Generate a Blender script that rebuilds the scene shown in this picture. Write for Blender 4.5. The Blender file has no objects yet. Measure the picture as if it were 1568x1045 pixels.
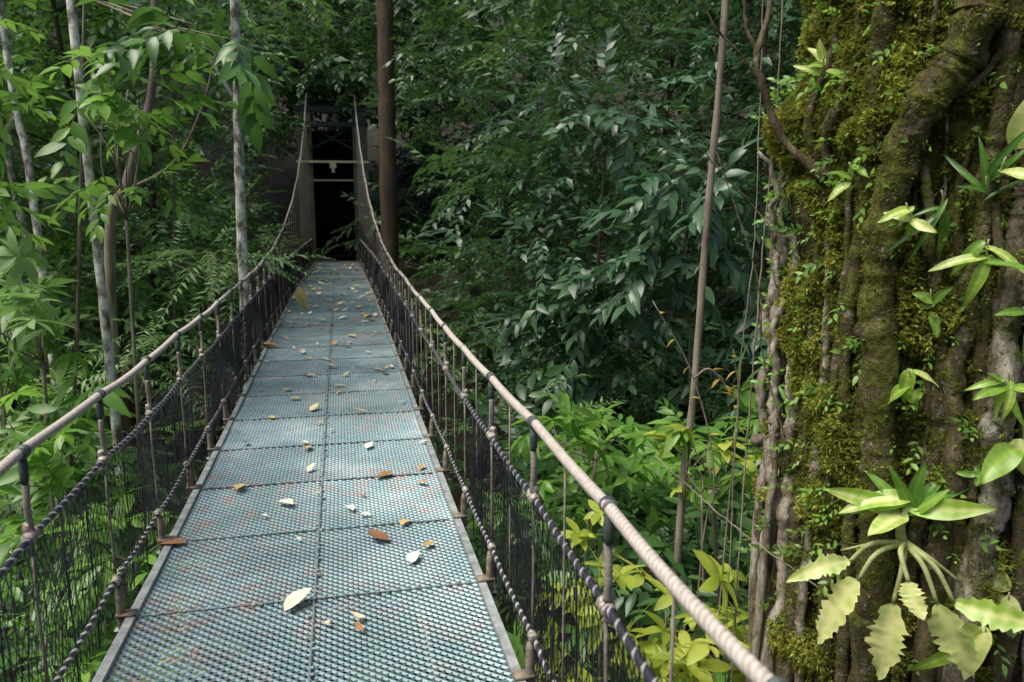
import bpy, math, random
import numpy as np
from mathutils import Vector, noise as mn
random.seed(7); rng=np.random.default_rng(7)
scene=bpy.context.scene
U=rng.uniform
# ------------------------------------------------------------------ materials
def newmat(name):
    m=bpy.data.materials.new(name); m.use_nodes=True
    nt=m.node_tree; nt.nodes.clear()
    out=nt.nodes.new('ShaderNodeOutputMaterial')
    return m,nt,out
def nd(nt,t,**kw):
    n=nt.nodes.new(t)
    for k,v in kw.items(): setattr(n,k,v)
    return n
def ramp(nt,stops,interp='LINEAR'):
    r=nd(nt,'ShaderNodeValToRGB'); r.color_ramp.interpolation=interp
    e=r.color_ramp.elements
    while len(e)<len(stops): e.new(0.5)
    for i,(p,c) in enumerate(stops):
        e[i].position=p; e[i].color=(c[0],c[1],c[2],1)
    return r
def noise_node(nt,scale,detail=4,vec=None,rough=.55):
    n=nd(nt,'ShaderNodeTexNoise'); n.inputs['Scale'].default_value=scale
    n.inputs['Detail'].default_value=detail; n.inputs['Roughness'].default_value=rough
    if vec is not None: nt.links.new(vec,n.inputs['Vector'])
    return n
def objvec(nt,sc=(1,1,1)):
    tc=nd(nt,'ShaderNodeTexCoord'); mp=nd(nt,'ShaderNodeMapping'); mp.inputs['Scale'].default_value=sc
    nt.links.new(tc.outputs['Object'],mp.inputs['Vector']); return mp.outputs['Vector']
def attr(nt):
    a=nd(nt,'ShaderNodeAttribute'); a.attribute_name='rnd'; return a.outputs['Fac']
def mathn(nt,op,a,b,clamp=False):
    m=nd(nt,'ShaderNodeMath',operation=op); m.use_clamp=clamp
    for i,v in enumerate((a,b)):
        if isinstance(v,(int,float)): m.inputs[i].default_value=v
        else: nt.links.new(v,m.inputs[i])
    return m.outputs[0]
def mixc(nt,f,a,b,blend='MIX'):
    m=nd(nt,'ShaderNodeMix',data_type='RGBA',blend_type=blend)
    if isinstance(f,(int,float)): m.inputs[0].default_value=f
    else: nt.links.new(f,m.inputs[0])
    for idx,v in ((6,a),(7,b)):
        if isinstance(v,tuple): m.inputs[idx].default_value=(*v,1)
        else: nt.links.new(v,m.inputs[idx])
    return m.outputs[2]
def bump(nt,h,strength,dist):
    b=nd(nt,'ShaderNodeBump'); b.inputs['Strength'].default_value=strength; b.inputs['Distance'].default_value=dist
    nt.links.new(h,b.inputs['Height']); return b.outputs['Normal']

def leaf_mat(name,stops,rough=.38,trans=.3,tcol=(.12,.25,.02),nscale=.5,spec=.5,nmix=.5,fine=True):
    m,nt,out=newmat(name)
    v=objvec(nt)
    n=noise_node(nt,nscale,1,v)
    f=mathn(nt,'ADD',attr(nt),mathn(nt,'MULTIPLY',mathn(nt,'SUBTRACT',n.outputs['Fac'],.5),nmix*2),True)
    r=ramp(nt,stops); nt.links.new(f,r.inputs[0])
    col=r.outputs[0]
    if fine:
        n2=noise_node(nt,22,2,v)
        col=mixc(nt,.35,r.outputs[0],mixc(nt,n2.outputs['Fac'],(.35,.4,.35),(1.25,1.2,1.1)),'MULTIPLY')
    p=nd(nt,'ShaderNodeBsdfPrincipled'); nt.links.new(col,p.inputs['Base Color'])
    p.inputs['Roughness'].default_value=rough; p.inputs['Specular IOR Level'].default_value=spec
    t=nd(nt,'ShaderNodeBsdfTranslucent')
    tc=mixc(nt,.6,r.outputs[0],tcol); nt.links.new(tc,t.inputs[0])
    mx=nd(nt,'ShaderNodeMixShader'); mx.inputs[0].default_value=trans
    nt.links.new(p.outputs[0],mx.inputs[1]); nt.links.new(t.outputs[0],mx.inputs[2])
    nt.links.new(mx.outputs[0],out.inputs[0]); return m
def simple_mat(name,stops,scale=8,rough=.7,metal=0,use_attr=False,bmp=.3,bd=.01,vs=(1,1,1),nm=.4):
    m,nt,out=newmat(name); v=objvec(nt,vs)
    n=noise_node(nt,scale,4,v,.62)
    f=n.outputs['Fac']
    if use_attr:
        f=mathn(nt,'ADD',attr(nt),mathn(nt,'MULTIPLY',mathn(nt,'SUBTRACT',f,.5),nm*2),True)
    r=ramp(nt,stops); nt.links.new(f,r.inputs[0])
    p=nd(nt,'ShaderNodeBsdfPrincipled'); nt.links.new(r.outputs[0],p.inputs['Base Color'])
    p.inputs['Roughness'].default_value=rough; p.inputs['Metallic'].default_value=metal
    if bmp>0:
        n2=noise_node(nt,scale*4,3,v,.65)
        nt.links.new(bump(nt,n2.outputs['Fac'],bmp,bd),p.inputs['Normal'])
    nt.links.new(p.outputs[0],out.inputs[0]); return m

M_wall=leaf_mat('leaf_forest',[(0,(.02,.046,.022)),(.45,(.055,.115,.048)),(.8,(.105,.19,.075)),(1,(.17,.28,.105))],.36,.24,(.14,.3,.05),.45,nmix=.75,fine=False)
M_wall2=leaf_mat('leaf_forest_sunlit_tone',[(0,(.035,.08,.028)),(.45,(.085,.18,.052)),(.8,(.16,.3,.08)),(1,(.27,.44,.12))],.36,.34,(.22,.46,.06),.45,nmix=.75,fine=False)  # lighter copy of the forest leaf for the left, sunlit look put into colour
M_blue=leaf_mat('leaf_glossy_dark',[(0,(.03,.07,.042)),(.5,(.065,.14,.07)),(1,(.13,.23,.11))],.33,.2,(.1,.25,.06),.8,.55)
M_bright=leaf_mat('leaf_bright',[(0,(.07,.165,.032)),(.5,(.15,.32,.055)),(1,(.31,.51,.11))],.33,.44,(.36,.66,.1),.9)
M_under=leaf_mat('leaf_understory',[(0,(.028,.072,.026)),(.5,(.08,.175,.053)),(1,(.18,.33,.09))],.33,.32,(.2,.45,.07),.6,nmix=.7,fine=False)
M_pale=leaf_mat('leaf_pale',[(0,(.1,.2,.06)),(.5,(.21,.36,.13)),(1,(.4,.54,.25))],.38,.4,(.34,.6,.15),.9,fine=False)
M_yel=leaf_mat('leaf_yellowgreen',[(0,(.22,.32,.03)),(.5,(.45,.54,.08)),(1,(.68,.7,.17))],.4,.42,(.6,.7,.12),1.2)
M_autumn=leaf_mat('leaf_yellow_autumn',[(0,(.35,.2,.04)),(.5,(.55,.4,.06)),(1,(.65,.55,.1))],.5,.4,(.6,.4,.06),3)
M_mossleaf=leaf_mat('moss_tufts',[(0,(.05,.058,.013)),(.4,(.15,.165,.03)),(.75,(.29,.31,.05)),(1,(.42,.44,.085))],.8,.32,(.38,.42,.06),5,.1,fine=False)
M_litter=leaf_mat('dry_leaf',[(0,(.16,.08,.045)),(.3,(.5,.26,.1)),(.6,(.64,.52,.2)),(.8,(.7,.62,.45)),(1,(.85,.8,.7))],.6,.1,(.4,.28,.1),10,.3,.05)
M_greenleaf=leaf_mat('epiphyte_leaf',[(0,(.035,.11,.03)),(.4,(.12,.28,.045)),(.75,(.34,.54,.07)),(1,(.9,.9,.4))],.3,.4,(.5,.7,.1),9,.5,.12)

def bark_moss(name,barkstops,scale=7,lich=.55):
    m,nt,out=newmat(name)
    v=objvec(nt,(1,1,.3)); v2=objvec(nt)
    n=noise_node(nt,scale,6,v,.68); r=ramp(nt,barkstops); nt.links.new(n.outputs['Fac'],r.inputs[0])
    vo=noise_node(nt,17,4,v2,.7); lr=ramp(nt,[(.58,(0,0,0)),(.64,(1,1,1))]); nt.links.new(vo.outputs['Fac'],lr.inputs[0])
    c1=mixc(nt,mathn(nt,'MULTIPLY',lr.outputs[0],lich),r.outputs[0],(.5,.49,.4))
    mn1=noise_node(nt,9,6,v2,.7)
    mm=mathn(nt,'ADD',attr(nt),mathn(nt,'MULTIPLY',mathn(nt,'SUBTRACT',mn1.outputs['Fac'],.5),2.4))
    mr=ramp(nt,[(.36,(0,0,0)),(.62,(1,1,1))]); nt.links.new(mm,mr.inputs[0])
    mn2=noise_node(nt,30,4,v2,.7); mc=ramp(nt,[(.25,(.035,.036,.01)),(.5,(.13,.14,.03)),(.75,(.27,.28,.06))]); nt.links.new(mn2.outputs['Fac'],mc.inputs[0])
    col=mixc(nt,mr.outputs[0],c1,mc.outputs[0])
    p=nd(nt,'ShaderNodeBsdfPrincipled'); nt.links.new(col,p.inputs['Base Color']); p.inputs['Roughness'].default_value=.9
    p.inputs['Specular IOR Level'].default_value=.12
    n3=noise_node(nt,45,6,v,.75)
    hh=mathn(nt,'ADD',n3.outputs['Fac'],mathn(nt,'MULTIPLY',mn2.outputs['Fac'],mr.outputs[0]))
    nt.links.new(bump(nt,hh,1.0,.035),p.inputs['Normal'])
    nt.links.new(p.outputs[0],out.inputs[0]); return m
M_bark=bark_moss('fig_bark',[(.3,(.014,.010,.006)),(.5,(.055,.041,.022)),(.7,(.14,.105,.055))],7,.3)
M_root=bark_moss('fig_root_bark',[(.3,(.04,.03,.017)),(.5,(.14,.108,.063)),(.72,(.31,.26,.165))],11)
M_rootpale=bark_moss('pale_root_bark',[(.35,(.12,.09,.06)),(.5,(.31,.26,.19)),(.66,(.62,.57,.47))],14,.85)
M_trunkdark=simple_mat('bark_dark',[(.3,(.03,.02,.012)),(.7,(.11,.075,.045))],6,.85,vs=(1,1,.3),bmp=.8,bd=.03)
M_trunkpale=simple_mat('bark_pale',[(.38,(.14,.12,.09)),(.48,(.45,.43,.37)),(.6,(.8,.78,.7))],11,.8,vs=(1,1,.6),bmp=.6,bd=.02)
M_trunkmid=simple_mat('bark_mid',[(.3,(.09,.07,.05)),(.7,(.32,.27,.2))],9,.8,vs=(1,1,.25),bmp=.6,bd=.01)
M_stem=simple_mat('green_stem',[(.3,(.16,.18,.06)),(.7,(.42,.44,.18))],12,.6)
M_ground=simple_mat('leaf_litter_ground',[(.3,(.008,.007,.004)),(.55,(.028,.022,.012)),(.75,(.025,.035,.012))],3,.95,bmp=1,bd=.1)
M_rope=simple_mat('beige_rope',[(0,(.09,.075,.06)),(.5,(.34,.295,.25)),(1,(.66,.61,.55))],60,.7,use_attr=True,bmp=.5,bd=.002,nm=.35)
M_cable=simple_mat('dark_cable',[(0,(.012,.012,.02)),(.5,(.03,.03,.042)),(.75,(.2,.19,.2)),(1,(.45,.42,.41))],50,.5,use_attr=True,bmp=.4,bd=.002,nm=.25)
M_net=simple_mat('black_net',[(.3,(.008,.008,.01)),(.7,(.025,.025,.035))],20,.5,bmp=0)
M_sleeve=simple_mat('dark_sleeve',[(.3,(.02,.03,.03)),(.7,(.09,.11,.1))],30,.5)
M_knot=simple_mat('knot_wire',[(.3,(.1,.08,.07)),(.5,(.34,.29,.26)),(.7,(.6,.55,.48))],90,.5,metal=.3)
M_post=simple_mat('post_grey',[(.3,(.07,.055,.04)),(.7,(.3,.25,.18))],30,.7)
M_galv=simple_mat('galvanised_edge',[(.3,(.2,.22,.22)),(.7,(.5,.52,.52))],14,.45,metal=.3)
M_tower=simple_mat('tower_concrete',[(.3,(.06,.065,.05)),(.7,(.18,.175,.135))],3,.8)
M_beam=simple_mat('dark_steel_beam',[(.3,(.03,.03,.03)),(.7,(.1,.1,.1))],3,.6)
M_towerb=simple_mat('tower_teal_beam',[(.3,(.008,.022,.026)),(.7,(.02,.05,.055))],3,.6)
M_bar=simple_mat('cream_bar',[(.3,(.6,.52,.36)),(.7,(.8,.73,.55))],8,.6)
M_wood=simple_mat('dark_wood',[(.3,(.010,.005,.004)),(.7,(.035,.016,.011))],5,.8)
m,nt,out=newmat('deck_expanded_metal'); v=objvec(nt)
n1=noise_node(nt,1.1,5,v,.65); n2=noise_node(nt,9,5,v,.7)
r1=ramp(nt,[(.3,(.06,.11,.125)),(.5,(.125,.195,.215)),(.7,(.24,.315,.335))]); nt.links.new(n1.outputs['Fac'],r1.inputs[0])
r2=ramp(nt,[(.48,(0,0,0)),(.66,(1,1,1))]); nt.links.new(n2.outputs['Fac'],r2.inputs[0])
n4=noise_node(nt,.8,3,v); r4=ramp(nt,[(.4,(0,0,0)),(.6,(1,1,1))]); nt.links.new(n4.outputs['Fac'],r4.inputs[0])
c=mixc(nt,mathn(nt,'MULTIPLY',r2.outputs[0],mathn(nt,'ADD',mathn(nt,'MULTIPLY',r4.outputs[0],.7),.15)),r1.outputs[0],(.22,.135,.12))
c=mixc(nt,attr(nt),c,mixc(nt,1.0,c,(1.55,1.5,1.45),'MULTIPLY'))
p=nd(nt,'ShaderNodeBsdfPrincipled'); nt.links.new(c,p.inputs['Base Color']); p.inputs['Metallic'].default_value=.3; p.inputs['Roughness'].default_value=.42
nt.links.new(p.outputs[0],out.inputs[0]); M_deck=m

# ------------------------------------------------------------------ mesh builder (triangles)
class MB:
    def __init__(s): s.v=[];s.t=[];s.r=[];s.n=0
    def add(s,v,t,r=None):
        v=np.asarray(v,float).reshape(-1,3); t=np.asarray(t,np.int64).reshape(-1,3)
        if r is None: r=np.full(len(v),.5)
        r=np.broadcast_to(np.asarray(r,float).ravel(),(len(v),)) if np.size(r)==1 else np.asarray(r,float).ravel()
        s.v.append(v); s.t.append(t+s.n); s.r.append(r); s.n+=len(v)
    def obj(s,name,mat,parent=None,smooth=True):
        v=np.concatenate(s.v); t=np.concatenate(s.t); r=np.concatenate(s.r)
        me=bpy.data.meshes.new(name); me.vertices.add(len(v)); me.vertices.foreach_set('co',v.astype(np.float32).ravel())
        me.loops.add(len(t)*3); me.loops.foreach_set('vertex_index',t.astype(np.int32).ravel())
        me.polygons.add(len(t)); me.polygons.foreach_set('loop_start',np.arange(0,len(t)*3,3,dtype=np.int32))
        me.update(calc_edges=True)
        me.polygons.foreach_set('use_smooth',np.full(len(t),smooth))
        a=me.attributes.new('rnd','FLOAT','POINT'); a.data.foreach_set('value',r.astype(np.float32))
        me.materials.append(mat)
        o=bpy.data.objects.new(name,me); scene.collection.objects.link(o)
        if parent is not None: o.parent=parent
        return o
def empty(name):
    e=bpy.data.objects.new(name,None); scene.collection.objects.link(e); e.empty_display_size=.2; return e
def quads2tris(q):
    q=np.asarray(q); return np.concatenate([q[:,[0,1,2]],q[:,[0,2,3]]])
def grid_tris(nu,nv,wrap=False):
    i=np.arange(nu-1)[:,None]; j=np.arange(nv if wrap else nv-1)[None,:]
    j2=(j+1)%nv
    a=i*nv+j; b=i*nv+j2; c=(i+1)*nv+j2; d=(i+1)*nv+j
    q=np.stack([a+0*j,b,c,d+0*j],-1).reshape(-1,4); return quads2tris(q)
def norm(a): return a/np.maximum(np.linalg.norm(a,axis=-1,keepdims=True),1e-9)
def tube(mb,P,rad,n=8,r=.5,rmod=None,cap=True):
    P=np.asarray(P,float); N=len(P); rad=np.broadcast_to(np.asarray(rad,float),(N,))
    T=norm(np.gradient(P,axis=0)); ov=P[-1]-P[0]
    ref=np.eye(3)[np.argmin(np.abs(ov))]
    A=norm(np.cross(T,ref)); B=np.cross(T,A)
    th=np.linspace(0,2*np.pi,n,endpoint=False)
    rr=rad[:,None]*np.ones(n)
    if rmod is not None: rr=rr*rmod
    V=P[:,None,:]+rr[...,None]*(np.cos(th)[None,:,None]*A[:,None,:]+np.sin(th)[None,:,None]*B[:,None,:])
    t=grid_tris(N,n,True)
    R=np.broadcast_to(np.asarray(r,float).reshape(N,-1) if np.size(r)>1 else np.asarray(float(r)),(N,n))
    V=V.reshape(-1,3); R=R.reshape(-1)
    if cap:
        V=np.concatenate([V,P[:1],P[-1:]]); R=np.concatenate([R,R[:1],R[-1:]])
        i=np.arange(n); t=np.concatenate([t,np.stack([np.full(n,N*n),(i+1)%n,i],1),np.stack([np.full(n,N*n+1),(N-1)*n+i,(N-1)*n+(i+1)%n],1)])
    mb.add(V,t,R)
def smooth_path(pts,n):
    pts=np.asarray(pts,float); m=len(pts)
    out=[]; q=np.concatenate([2*pts[:1]-pts[1:2],pts,2*pts[-1:]-pts[-2:-1]])
    ts=np.linspace(0,m-1,n); 
    for t in ts:
        i=min(int(t),m-2); f=t-i; p0,p1,p2,p3=q[i],q[i+1],q[i+2],q[i+3]
        out.append(.5*((2*p1)+(-p0+p2)*f+(2*p0-5*p1+4*p2-p3)*f*f+(-p0+3*p1-3*p2+p3)*f**3))
    return np.array(out)
def box(mb,c,sz,rotz=0,r=.5):
    c=np.array(c,float); h=np.array(sz)/2
    s=np.array([[x,y,z] for x in(-1,1) for y in(-1,1) for z in(-1,1)])*h
    ca,sa=math.cos(rotz),math.sin(rotz)
    s=np.stack([s[:,0]*ca-s[:,1]*sa,s[:,0]*sa+s[:,1]*ca,s[:,2]],1)+c
    q=[[0,1,3,2],[4,6,7,5],[0,4,5,1],[2,3,7,6],[0,2,6,4],[1,5,7,3]]
    mb.add(s,quads2tris(q),r)

# ------------------------------------------------------------------ leaves
def leaf(L,W,curl=.25,fold=.25,st=(.45,),pw=1.0):
    vs=[[0,0,0]]; tr=[]
    prev=None
    for t in st:
        w=W/2*math.sin(math.pi*t**.85)**pw; x=L*t; z=-curl*L*t*t
        k=len(vs); vs+= [[x,w,z+fold*w],[x,0,z],[x,-w,z+fold*w]]
        if prev is None: tr+=[[0,k+1,k],[0,k+2,k+1]]
        else:
            tr+=[[prev,prev+1,k+1],[prev,k+1,k],[prev+1,prev+2,k+2],[prev+1,k+2,k+1]]
        prev=k
    k=len(vs); vs.append([L,0,-curl*L]); tr+=[[prev,prev+1,k],[prev+1,prev+2,k]]
    return np.array(vs),np.array(tr)
def rotm(x,up=(0,0,1),roll=0):
    x=norm(np.asarray(x,float)); up=np.asarray(up,float)
    y=np.cross(up,x); 
    if np.linalg.norm(y)<1e-3: y=np.array([0,1.,0])
    y=norm(y); z=np.cross(x,y)
    if roll: y,z=y*math.cos(roll)+z*math.sin(roll),z*math.cos(roll)-y*math.sin(roll)
    return np.stack([x,y,z],1)
FAR=(.42,); NEAR=(.15,.38,.62,.84)
def twig(T=.7,nl=11,L=.2,W=.075,st=FAR,droop=.3,ang=55,kind='alt',curl=.25,pw=1.0,pits=(-.45,.15)):
    mb=MB(); rs=random; far=len(st)==1
    ns=3 if far else 5
    P=np.array([[T*t,0,-droop*T*t*t] for t in np.linspace(0,1,ns)])
    tube(mb,P,np.linspace(.006,.003,ns)*(T/.7),3,.25,cap=False)
    for i in range(nl):
        if kind=='alt':
            t=.12+.88*(i/(nl-1)); s=1 if i%2 else -1
            a=math.radians(ang*(1-.35*t)+rs.uniform(-14,14))*s
            if i==nl-1: a=rs.uniform(-.2,.2)
        elif kind=='pin':
            t=.1+.9*((i//2)/((nl-1)//2)); s=1 if i%2 else -1; a=math.radians(70-25*t)*s
        else:
            t=.82+.18*rs.random(); a=2*math.pi*i/nl+rs.uniform(-.4,.4)
        base=np.array([T*t,0,-droop*T*t*t])
        pit=rs.uniform(*pits) if kind!='whorl' else rs.uniform(-.55,.4)
        d=np.array([math.cos(a)*math.cos(pit),math.sin(a)*math.cos(pit),math.sin(pit)])
        sc=rs.uniform(.6,1.2)*(1 if kind!='pin' else math.sin(math.pi*(.15+.8*t))**.6)
        v,tr=leaf(L*sc,W*sc,curl*rs.uniform(.4,1.6),rs.uniform(.1,.4),st,pw)
        R=rotm(d,roll=rs.uniform(-.45,.45))
        mb.add(v@R.T+base,tr,rs.uniform(0,1))
    return np.concatenate(mb.v),np.concatenate(mb.t),np.concatenate(mb.r)
def scatter(mb,protos,pos,X,scale,rn=None,roll=.4):
    pos=np.asarray(pos); X=norm(np.asarray(X)); N=len(pos)
    up=np.tile([0,0,1.],(N,1))+U(-.25,.25,(N,3)); y=norm(np.cross(up,X)); z=np.cross(X,y)
    a=U(-roll,roll,N)[:,None]; y,z=y*np.cos(a)+z*np.sin(a),z*np.cos(a)-y*np.sin(a)
    R=np.stack([X,y,z],2); pid=rng.integers(0,len(protos),N); scale=np.broadcast_to(scale,(N,))
    if rn is None: rn=U(0,1,N)
    for k,(v,t,r) in enumerate(protos):
        m=np.where(pid==k)[0]
        if len(m)==0: continue
        VV=np.einsum('nij,vj->nvi',R[m],v)*scale[m][:,None,None]+pos[m][:,None,:]
        TT=t[None]+(np.arange(len(m))*len(v))[:,None,None]
        RR=r[None]*.55+rn[m][:,None]*.45
        mb.add(VV.reshape(-1,3),TT.reshape(-1,3),RR.reshape(-1))
def clump(mb,protos,c,R,n,scale=1.,flat=.7,down=.12):
    c=np.asarray(c,float); R=np.asarray(R,float)*np.ones(3)
    d=rng.normal(size=(n,3)); d[:,2]=np.abs(d[:,2])*1.1-.45; d=norm(d)
    rad=U(.45,1.0,n)[:,None]
    pos=c+d*rad*R*np.array([1,1,flat])
    X=d*np.array([1,1,.5])+rng.normal(size=(n,3))*.35; X[:,2]-=down
    scatter(mb,protos,pos,X,scale*U(.7,1.25,n),np.clip(U(.1,.9,n)*.6+.4*U(0,1),0,1))
random.seed(3)
P_wall=[twig(.6,10,.17,.078,FAR,.2,pits=(-.35,.2)) for _ in range(5)]+[twig(.5,9,.22,.105,FAR,.25,pits=(-.4,.2)) for _ in range(2)]
P_back=[twig(.8,9,.27,.13,FAR,.2) for _ in range(4)]
P_blue=[twig(.6,9,.29,.12,NEAR,.3,50,curl=.35) for _ in range(4)]
P_whorl=[twig(.35,8,.34,.12,NEAR,.1,kind='whorl',curl=.35) for _ in range(6)]
P_spray=[twig(.5,9,.2,.085,NEAR,.3) for _ in range(4)]
P_fern=[twig(1.0,26,.16,.04,FAR,.45,kind='pin') for _ in range(3)]
P_under=[twig(.6,10,.22,.09,(.25,.6),.35) for _ in range(4)]+[twig(.35,7,.28,.11,(.25,.6),.1,kind='whorl',curl=.3) for _ in range(3)]
P_oval=[twig(.28,6,.17,.08,NEAR,.2,kind='whorl',curl=.3,pw=.8) for _ in range(4)]

# ------------------------------------------------------------------ ground
def gz(x,y):
    t=np.clip((y-10)/19,0,1); z=-6+5.6*t*t*(3-2*t)
    z=z+np.maximum(y-33,0)*.45
    tb=np.clip((-y-.5)/4,0,1); z=z+5.9*tb*tb*(3-2*tb)
    z=z+np.maximum(-9-x,0)*.35+np.maximum(x-9,0)*.35
    return z+.22*np.sin(x*1.3+y*.7)*np.sin(y*.9-x*.4)
k=np.concatenate([np.linspace(-150,-30,20,endpoint=False),np.linspace(-30,45,150),np.linspace(45,160,20)[1:]])
X,Y=np.meshgrid(k,k,indexing='ij'); Z=np.minimum(gz(X,Y),30)
mb=MB(); mb.add(np.stack([X,Y,Z],-1).reshape(-1,3),grid_tris(len(k),len(k))[:, ::-1]); mb.obj('ground',M_ground)

# ------------------------------------------------------------------ bridge
tv=np.array([-.2088,.978]); nv_=np.array([.978,.2088]); O=np.array([-.175,0.])
BR=math.atan2(.2088,.978)
def dz(s): return np.interp(s,[-6,-3,0,2.7,4.2,6,10.5,15.5,22,29,40],[.06,.06,.05,.03,.005,.0,.03,.0,-.14,-.31,-.31])
def B(s,w,h):
    s,w,h=np.broadcast_arrays(np.asarray(s,float),w,h)
    xy=O+s[...,None]*tv+w[...,None]*nv_
    return np.concatenate([xy,(dz(s)+h)[...,None]],-1)
HW=.75; S0,S1=-3.2,29.2
bridge=empty('suspension_bridge')
def expanded(s0,s1,p,lwd,sw):
    nr=int((s1-s0)/p); nc=int(2*HW/(lwd/2))+1
    mb=MB(); xs=np.linspace(-HW+.02,HW-.02,nc); i=np.arange(nc)
    js=np.arange(nr)
    S=s0+js[:,None]*p+np.where((i[None]+js[:,None])%2==0,1,-1)*p*.46
    Wd=np.broadcast_to(xs,(nr,nc))
    f=((S-3.35)/.8)%1.0; bow=-.006*np.sin(np.pi*f)+.002*np.sin(Wd*7+S*3)
    lo=B(S-sw/2,Wd,-.004+bow); hi=B(S+sw/2,Wd,.003+bow)
    V=np.stack([lo,hi],2)
    base=(js[:,None]*nc+i[None,:-1])*2
    q=np.stack([base,base+2,base+3,base+1],-1).reshape(-1,4)
    pr=rng.uniform(0,1,200)[((S-3.35)/.8+40).astype(int)%200]
    mb.add(V.reshape(-1,3),quads2tris(q),np.repeat(pr[...,None],2,2).reshape(-1)); return mb
expanded(S0,12.2,.0215,.047,.0105).obj('deck_mesh_near_span',M_deck,bridge,False)
expanded(12.2,S1,.043,.094,.026).obj('deck_mesh_far_span',M_deck,bridge,False)
mb=MB(); md=MB(); posts=[3.35+.8*k for k in range(-8,33) if 3.35+.8*k<28.9]
def strip(mb,s0,s1,w0,w1,h,th=.004,n=2):
    s=np.linspace(s0,s1,n)
    ring=np.stack([B(s,w0,h),B(s,w1,h),B(s,w1,h-th),B(s,w0,h-th)],1)
    mb.add(ring.reshape(-1,3),grid_tris(n,4,True)[:, ::-1],.5)
for sp in posts:
    strip(mb,sp-.005,sp+.005,-HW+.04,HW-.04,.0065,.003)
    for w in np.arange(-HW+.08,HW-.05,.045):
        if random.random()<.85: box(md,B(sp+random.uniform(-.012,.012),w+random.uniform(-.01,.01),.009),(.013,.016,.005),BR)
for s in np.arange(S0,14,.045):
    if random.random()<.8: box(md,B(s,.014*math.sin(s*37),.007),(.014,.014,.005),BR)
strip(mb,S0,S1,-.004,.004,.0085,.003,90)
mb.obj('panel_seams',M_deck,bridge,False); md.obj('weld_spots',M_galv,bridge,False)
mb=MB()
strip(mb,S0,S1,-HW-.018,-HW+.018,.014,.05,90); strip(mb,S0,S1,HW-.018,HW+.018,.014,.05,90)
mb.obj('edge_angle_bars',M_galv,bridge,False)
mb=MB()
for sp in posts: strip(mb,sp-.02,sp+.02,-HW-.07,HW+.07,-.045,.05)
for w in (-.45,.0,.45): strip(mb,S0,S1,w-.008,w+.008,-.015,.03,90)
mb.obj('cross_beams',M_galv,bridge,False)
CW=.80
def hrail(s): return .97+.0120*np.maximum(s-9.0,0)**2+.02*np.maximum(1-s,0)**2
def hmid(s): return .70+.006*np.maximum(s-12,0)+0*s
def hlow(s): return .17+0*s
def sagw(s,a):
    f=((s-3.35)/.8)%1.0; return -a*4*f*(1-f)
mr=MB(); mc=MB(); ms=MB(); mk=MB(); mp=MB(); mh=MB(); mn_=MB()
ss=np.concatenate([np.arange(-3,6.5,.006),np.arange(6.5,28.9,.03)])
th12=np.linspace(0,2*np.pi,12,endpoint=False)
def rope(mb,w,hf,r0,pitch,strands,sag,colfn,off=0,dep=.25):
    P=B(ss,w,hf(ss)+sagw(ss,sag)+.004*np.sin(ss*3.1+off)); P[:,0]+=.004*np.sin(ss*2.3+off)
    ph=th12[None]-ss[:,None]*2*np.pi/pitch
    cc=np.abs(np.cos(strands/2*ph)); near=(ss<7)[:,None]
    mod=np.where(near,1.06-dep+dep*cc,1.0)
    tube(mb,P,r0,12,np.where(near,colfn(cc,ph),.55),mod)
for sd in (-1,1):
    w=CW*sd
    rope(mr,w,hrail,.0158,.06,3,.008,lambda c,p:.42+.34*c,sd,.07)
    rope(mc,w,hmid,.0112,.06,3,.012,lambda c,p:np.where(np.cos(p)>.72,.85,.2),sd*2,.12)
    rope(mc,w-.0*sd,hlow,.0102,.06,3,.01,lambda c,p:np.where(np.cos(p)>.5,.9,.2),sd*3,.12)
    for sp in posts:
        hr=float(hrail(sp)); hm=float(hmid(sp)); j=random.uniform
        a=np.linspace(sp-.022,sp+.022,7)
        tube(ms,B(a,w,hrail(a)),.0195+.003*np.sin(np.linspace(0,9,7)),12)
        tube(ms,B(np.full(4,sp),w,np.array([hr-.015,hr-.05,hr-.08,hr-.10])),[.012,.015,.014,.010],10)
        n_=24 if sp<9 else 6
        zz=np.linspace(hr-.10,hm+.02,n_); wbl=.006*np.sin(np.linspace(0,5,n_)+sp)
        tube(mh,B(sp+wbl,w,zz),.009+.003*np.abs(np.sin(np.arange(len(zz))*1.3)) if hr-hm<.5 else .006,8,.3)
        a=np.linspace(sp-.028,sp+.028,13); dx=j(-.01,.01)
        tube(mk,B(a+dx,w,hm+j(-.004,.004)),.015+.006*np.abs(np.sin(np.linspace(0,9.4,13)+j(0,3))),10)
        zz=np.linspace(hm+.045,hm-.045,11); tube(mk,B(np.full(11,sp)+dx,w+.008*sd,zz),.011+.005*np.abs(np.sin(np.linspace(0,9,11))),8)
        zz=np.linspace(hm-.04,.2,6); tube(mh,B(sp+.008*np.sin(np.arange(6)+sp),w,zz),.0055,6,.2)
        a=np.linspace(sp-.022,sp+.022,11); tube(mk,B(a,w,.17),.014+.005*np.abs(np.sin(np.linspace(0,9.4,11))),10)
        tube(mp,B(np.full(5,sp),w-.01*sd,np.array([.15,.12,.06,0,-.08])),[.010,.017,.018,.018,.016],10)
        box(mp,B(sp,(HW+.02)*sd,.022),(.08,.05,.012),BR)
        if sp<14:
            for q in (.27,.53):
                zz=np.linspace(float(hmid(sp)),.02,5)
                tube(mn_,B(sp+q+.012*np.sin(np.arange(5)*1.7+sp),w,zz),.0032,4)
            if sd>0:
                zz=np.linspace(hr,.17,5); tube(mh,B(np.full(5,sp+.4),w,zz),.0035,4,.3)
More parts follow.
